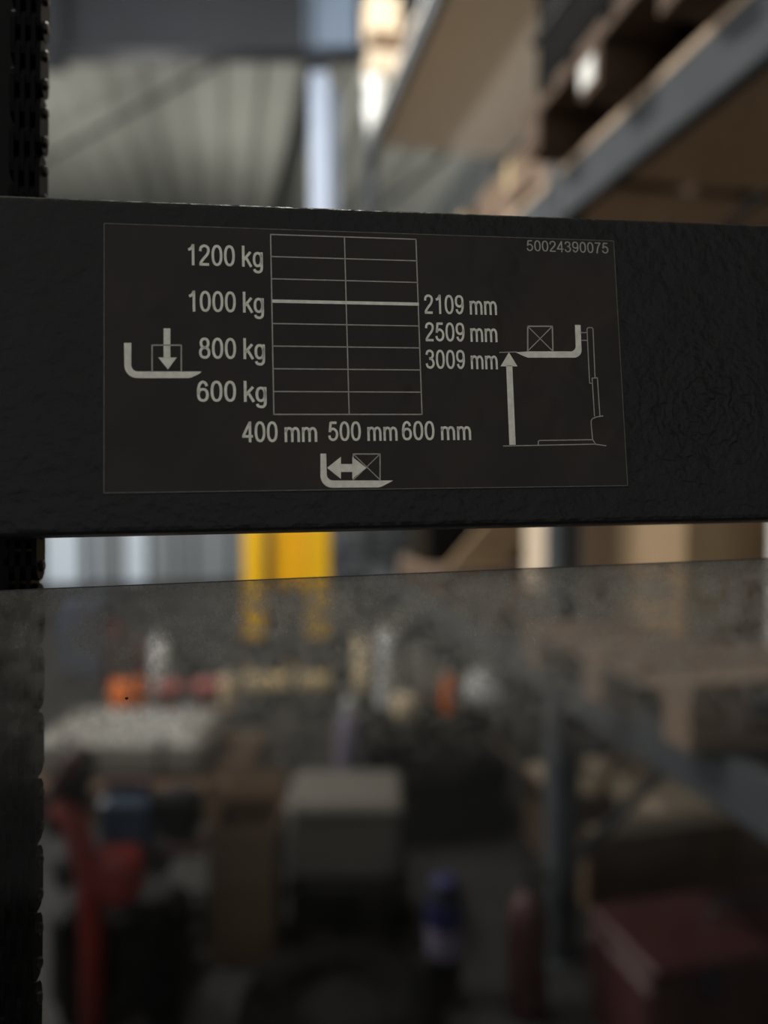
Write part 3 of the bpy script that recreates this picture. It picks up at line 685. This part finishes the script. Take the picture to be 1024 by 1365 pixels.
gz1 = (loc(359, 313.6)[1] + loc(553.7, 319.2)[1]) / 2; gz0 = (loc(367, 553)[1] + loc(563, 552.5)[1]) / 2
line([(gx0, gz0), (gx1, gz0), (gx1, gz1), (gx0, gz1)], 1.6, close=True).build('chart_frame', M_LINE, plate)
for i in range(1, 8):
    z = gz1 + (gz0 - gz1) * i / 8
    if i == 3: line([(gx0 + .0006, z), (gx1 - .0003, z)], 4.4).build('rated_load_line', M_PRINT, plate)
    else: line([(gx0, z), (gx1, z)], 1.5).build('chart_row_line', M_LINE, plate)
gm = (loc(458, 317)[0] + loc(466.5, 551)[0]) / 2
line([(gm, gz0), (gm, gz1)], 1.5).build('chart_column_line', M_LINE, plate)
# lettering
def smooth(pts, n=5):
    q = [Vector(v) for v in pts]; o = []
    for i in range(len(q) - 1):
        p0, p1, p2, p3 = q[max(i - 1, 0)], q[i], q[i + 1], q[min(i + 2, len(q) - 1)]
        for k in range(n):
            t = k / n
            o.append(.5 * ((2 * p1) + (p2 - p0) * t + (2 * p0 - 5 * p1 + 4 * p2 - p3) * t * t + (3 * p1 - p0 - 3 * p2 + p3) * t ** 3))
    return o + [q[-1]]
def oval(cx, cy, rx, ry, n=28, e=.86):
    g = lambda v: math.copysign(abs(v) ** e, v)
    return [Vector((cx + rx * g(math.cos(2 * math.pi * i / n)), cy + ry * g(math.sin(2 * math.pi * i / n)))) for i in range(n + 1)]
SIX = [smooth([(.47, .74), (.42, .87), (.3, .94), (.17, .84), (.105, .6), (.1, .35)]), oval(.3, .325, .195, .265)]
GL = {'0': (.6, [oval(.3, .5, .2, .44)]), '1': (.6, [[(.36, 0), (.36, 1)], smooth([(.13, .735), (.24, .78), (.33, .9), (.36, .99)])]),
      '2': (.6, [smooth([(.1, .68), (.14, .86), (.3, .94), (.46, .86), (.49, .7), (.42, .52), (.27, .34), (.15, .18), (.1, .06)]), [(.06, .06), (.52, .06)]]),
      '3': (.6, [smooth([(.1, .73), (.15, .88), (.29, .94), (.43, .87), (.47, .73), (.41, .58), (.25, .53)]), smooth([(.25, .53), (.42, .48), (.5, .29), (.43, .12), (.28, .06), (.14, .13), (.09, .28)])]),
      '4': (.6, [[(.41, 0), (.41, .99)], [(.41, .95), (.08, .3)], [(.03, .28), (.55, .28)]]),
      '5': (.6, [[(.49, .93), (.17, .93)], [(.185, .97), (.115, .45)], smooth([(.115, .47), (.19, .58), (.31, .62), (.45, .52), (.5, .34), (.44, .14), (.28, .06), (.14, .13), (.09, .28)])]),
      '6': (.6, SIX), '9': (.6, [[Vector((.6 - p[0], 1 - p[1])) for p in q] for q in SIX]),
      '7': (.6, [[(.07, .93), (.53, .93)], smooth([(.5, .93), (.34, .62), (.26, .3), (.23, 0)])]),
      '8': (.6, [oval(.3, .735, .165, .205), oval(.3, .29, .2, .23)]),
      'k': (.5, [[(.07, 0), (.07, 1)], [(.42, .71), (.09, .32)], [(.2, .44), (.45, 0)]]),
      'g': (.58, [oval(.27, .36, .18, .305), [(.46, .71), (.46, .0)], smooth([(.46, .02), (.44, -.14), (.35, -.23), (.22, -.23), (.13, -.18), (.1, -.1)])]),
      'm': (.86, [[(.07, 0), (.07, .71)], smooth([(.07, .46), (.12, .6), (.23, .665), (.34, .61), (.385, .46)]) + [(.385, 0)], smooth([(.385, .46), (.43, .6), (.54, .665), (.65, .61), (.7, .46)]) + [(.7, 0)]]),
      ' ': (.3, [])}
def lettering(s, x0, x1, ytop, ybase, m=M_PRINT, wt=.125, y1=None, name='lettering'):
    """x0..x1 ink width, digit top and base in photo pixels (y1: base at the right end)"""
    P, F, pen = [], [], 0.0
    for c in s:
        adv, st = GL[c]
        for q in st:
            q = [Vector((p[0] + pen, p[1])) for p in q]; n = len(q); o = len(P); closed = (q[0] - q[-1]).length < 1e-6
            for i, p in enumerate(q):
                a = q[i - 1] if i else (q[-2] if closed else q[0]); b2 = q[i + 1] if i < n - 1 else (q[1] if closed else q[-1])
                d = (b2 - a).normalized(); nn = Vector((-d.y, d.x)) * wt / 2
                P += [p + nn, p - nn]
            F += [(o + 2 * i, o + 2 * i + 1, o + 2 * i + 3, o + 2 * i + 2) for i in range(n - 1)]
        pen += adv
    a = min(p.x for p in P); b2 = max(p.x for p in P)
    xm = (x0 + x1) / 2; base = ybase if y1 is None else (ybase + y1) / 2; h = ybase - ytop
    L0 = loc(x0, base)[0]; L1 = loc(x1, base)[0]; zb = loc(xm, base)[1]; zt_ = loc(xm, base - h)[1]
    mb = MB(); mb.add([(L0 + (p.x - a) / (b2 - a) * (L1 - L0), YP, zb + p.y * (zt_ - zb)) for p in P], F)
    me = bpy.data.meshes.new(name); me.from_pydata(mb.v, [], mb.f); me.materials.append(m)
    o = bpy.data.objects.new(name, me); COL.objects.link(o); o.parent = plate; return o
for s, x0, x1, yt_, yb in (('1200 kg', 250.8, 350.7, 327.5, 355.5), ('1000 kg', 251.9, 352, 389, 416.8), ('800 kg', 265.6, 353.5, 451, 479),
                          ('600 kg', 262.8, 355.6, 508, 536), ('400 mm', 323, 423, 562, 589.6), ('500 mm', 437.6, 530, 562, 588),
                          ('600 mm', 536, 628, 561.5, 587), ('2109 mm', 565.7, 662.3, 394, 419.6), ('2509 mm', 567, 663, 430.7, 456), ('3009 mm', 567.5, 663.5, 467, 492.4)):
    lettering(s, x0, x1, yt_, yb)
lettering('50024390075', 702, 810.6, 320.7, 335.4, M_LINE, wt=.095, y1=338.7)
# pictograms: pixel outlines measured on the plate
def Z(ox, oy, k): return lambda pts: [loc(ox + x / k, oy + y / k) for x, y in pts]
def arc(cx, cy, r, a0, a1, n=6): return [(cx + r * math.cos(R(a0 + (a1 - a0) * i / n)), cy + r * math.sin(R(a0 + (a1 - a0) * i / n))) for i in range(n + 1)]
A = Z(150, 420, 4.6545)
pic = flat(MB(), A([(73, 175), (118, 175), (118, 310)] + arc(158, 312, 40, 180, 90) + [(555, 352), (540, 366), (490, 390), (470, 393), (155, 393)] + arc(155, 313, 80, 90, 180))).build('fork_symbol', M_PRINT, plate)
line(A([(247, 350), (247, 189), (428, 189), (428, 350)]), 1.8).build('load_symbol', M_LINE, plate)
ar = flat(MB(), A([(318, 85), (360, 85), (360, 268), (318, 268)])); flat(ar, A([(285, 265), (400, 265), (345, 340)])); ar.build('arrow_symbol', M_PRINT, plate)
Bz = Z(420, 290, 2.381)
flat(MB(), Bz([(17, 750), (35, 750), (37, 815)] + arc(57, 815, 20, 180, 90) + [(248, 835), (212, 854), (200, 857), (55, 858)] + arc(55, 820, 38, 90, 180))).build('fork_symbol', M_PRINT, plate)
lsy = line(Bz([(121, 833), (121, 751), (206, 751), (206, 833)]), 1.6); line(Bz([(121, 751), (206, 833)]), 1.2, lsy); line(Bz([(121, 833), (206, 751)]), 1.2, lsy); lsy.build('load_symbol', M_LINE, plate)
ar = MB(); YP -= .00004
flat(ar, Bz([(38, 795), (82, 760), (82, 783), (118, 783), (118, 760), (163, 795), (118, 830), (118, 808), (82, 808), (82, 830)])); ar.build('double_arrow_symbol', M_PRINT, plate); YP += .00004
Cz = Z(640, 420, 5.12)
flat(MB(), Cz([(645, 70), (683, 70), (690, 235)] + arc(640, 243, 50, 0, 90) + [(325, 293), (285, 278), (240, 256), (330, 250), (612, 250)] + arc(614, 215, 36, 90, 0))).build('fork_symbol', M_PRINT, plate)
lsy = line(Cz([(323, 248), (323, 79), (491, 79), (495, 248)]), 1.9); line(Cz([(323, 79), (493, 248)]), 1.3, lsy); line(Cz([(323, 248), (491, 79)]), 1.3, lsy); lsy.build('load_symbol', M_LINE, plate)
ar = flat(MB(), Cz([(176, 345), (218, 345), (241, 887), (198, 887)])); flat(ar, Cz([(195, 256), (253, 352), (138, 352)])); ar.build('lift_arrow_symbol', M_PRINT, plate)
line(Cz([(132, 257), (245, 254)]), 1.2).build('fork_tip_line', M_LINE, plate); tk = MB()
for q in ([(158, 895), (780, 882), (855, 893)], [(395, 885), (395, 862), (406, 857), (762, 852)], [(835, 690), (792, 697), (765, 708), (755, 724), (757, 760), (765, 850), (785, 880)],
          [(762, 467), (745, 467), (727, 98), (735, 88), (760, 88), (768, 98), (782, 428)], [(778, 690), (762, 432), (798, 430), (815, 690)], [(683, 122), (727, 122)], [(688, 175), (730, 175)]):
    line(Cz(q), 1.3, tk)
tk.build('truck_outline_symbol', M_LINE, plate)

# clear guard sheet under the beam
DG = .024
gl_, gr_ = loc(-160, 795, DG), loc(1380, 730, DG); gb_ = loc(512, 1560, DG)[1]
GT = (gl_[1] + gr_[1]) / 2
guard = thing('guard_sheet', 'smoked clear guard sheet hazed with dust below the crossbeam', 'guard', M=BM)
fnG = lambda a, b2, d: (a, d, b2)
MB().prism([(gl_[0], gb_), (gr_[0], gb_), gr_, gl_], fnG, DG, DG + .004).build('sheet', guard_sheet(GT), guard)
MB().prism([gl_, gr_, (gr_[0], gr_[1] + .0004), (gl_[0], gl_[1] + .0004)], fnG, DG - .0001, DG + .0041).build('cut_edge', M_EDGE, guard)
spk = MB(); sx, sz = loc(169, 931, DG)
spk.add([(sx + .0006 * math.cos(i) * (1 + .2 * math.sin(3 * i)), DG - .0001, sz + .0005 * math.sin(i)) for i in [math.pi * 2 * k / 10 for k in range(10)]], [tuple(range(10))]).build('speck', M_BLACK, guard)

# leaf chain at the left, behind the beam and guard
DC = .055; PITCH_C = .0127
chain = thing('leaf_chain', 'oily black leaf chain running up the left edge behind the crossbeam', 'chain', M=BM)
xe = loc(57, 480, DC)[0]; zlo = loc(30, 1450, DC)[1]; zhi = loc(30, -80, DC)[1]
def plate_mesh():
    r = .0058; pts = []
    for s in (1, -1):
        for i in range(7):
            t = math.pi * i / 6 + (0 if s > 0 else math.pi); pts.append((r * math.cos(t), s * PITCH_C / 2 + r * math.sin(t)))
    pts2 = []
    for a, b2 in pts: pts2.append((a * (.82 if abs(b2) < .004 else 1), b2))
    return MB().prism(pts2, lambda a, b2, d: (d, a, b2), -.00095, .00095).mesh('link_plate', M_CHAIN)
lpm = plate_mesh()
pin = MB().tube([(-.0115, 0, 0), (.0006, 0, 0), (.0012, 0, 0)], [.0024, .0024, .0017], 10).mesh('pin', M_PIN)
nP = int((zhi - zlo) / PITCH_C)
for i in range(nP):
    z = zlo + i * PITCH_C
    inst('pin', pin, chain, (xe + .0002, DC, z - PITCH_C / 2))
    cols = (0, 2, 4) if i % 2 == 0 else (1, 3, 5)
    for c in cols: inst('link_plate', lpm, chain, (xe - .001 - c * .00205, DC, z))
# mast rails the crossbeam is welded to
xm = loc(42, 480, DC + .02)[0]
for x0, sg in ((xm, -1), (.285, 1)):
    MB().box((x0 + sg * .03, DC + .0265, (zlo + zhi) / 2), (.06, .012, zhi - zlo), ch=.002).build('rail_flange', M_BLACK, beam)
    MB().box((x0 + sg * .054, DC + .073, (zlo + zhi) / 2), (.012, .08, zhi - zlo)).build('rail_web', M_BLACK, beam)
    MB().box((x0 + sg * .05, (TH + DC + .0205) / 2, (zt + zbm) / 2), (.02, DC + .0205 - TH, (zt - zbm) * .8)).build('weld_bracket', M_BLACK, beam)
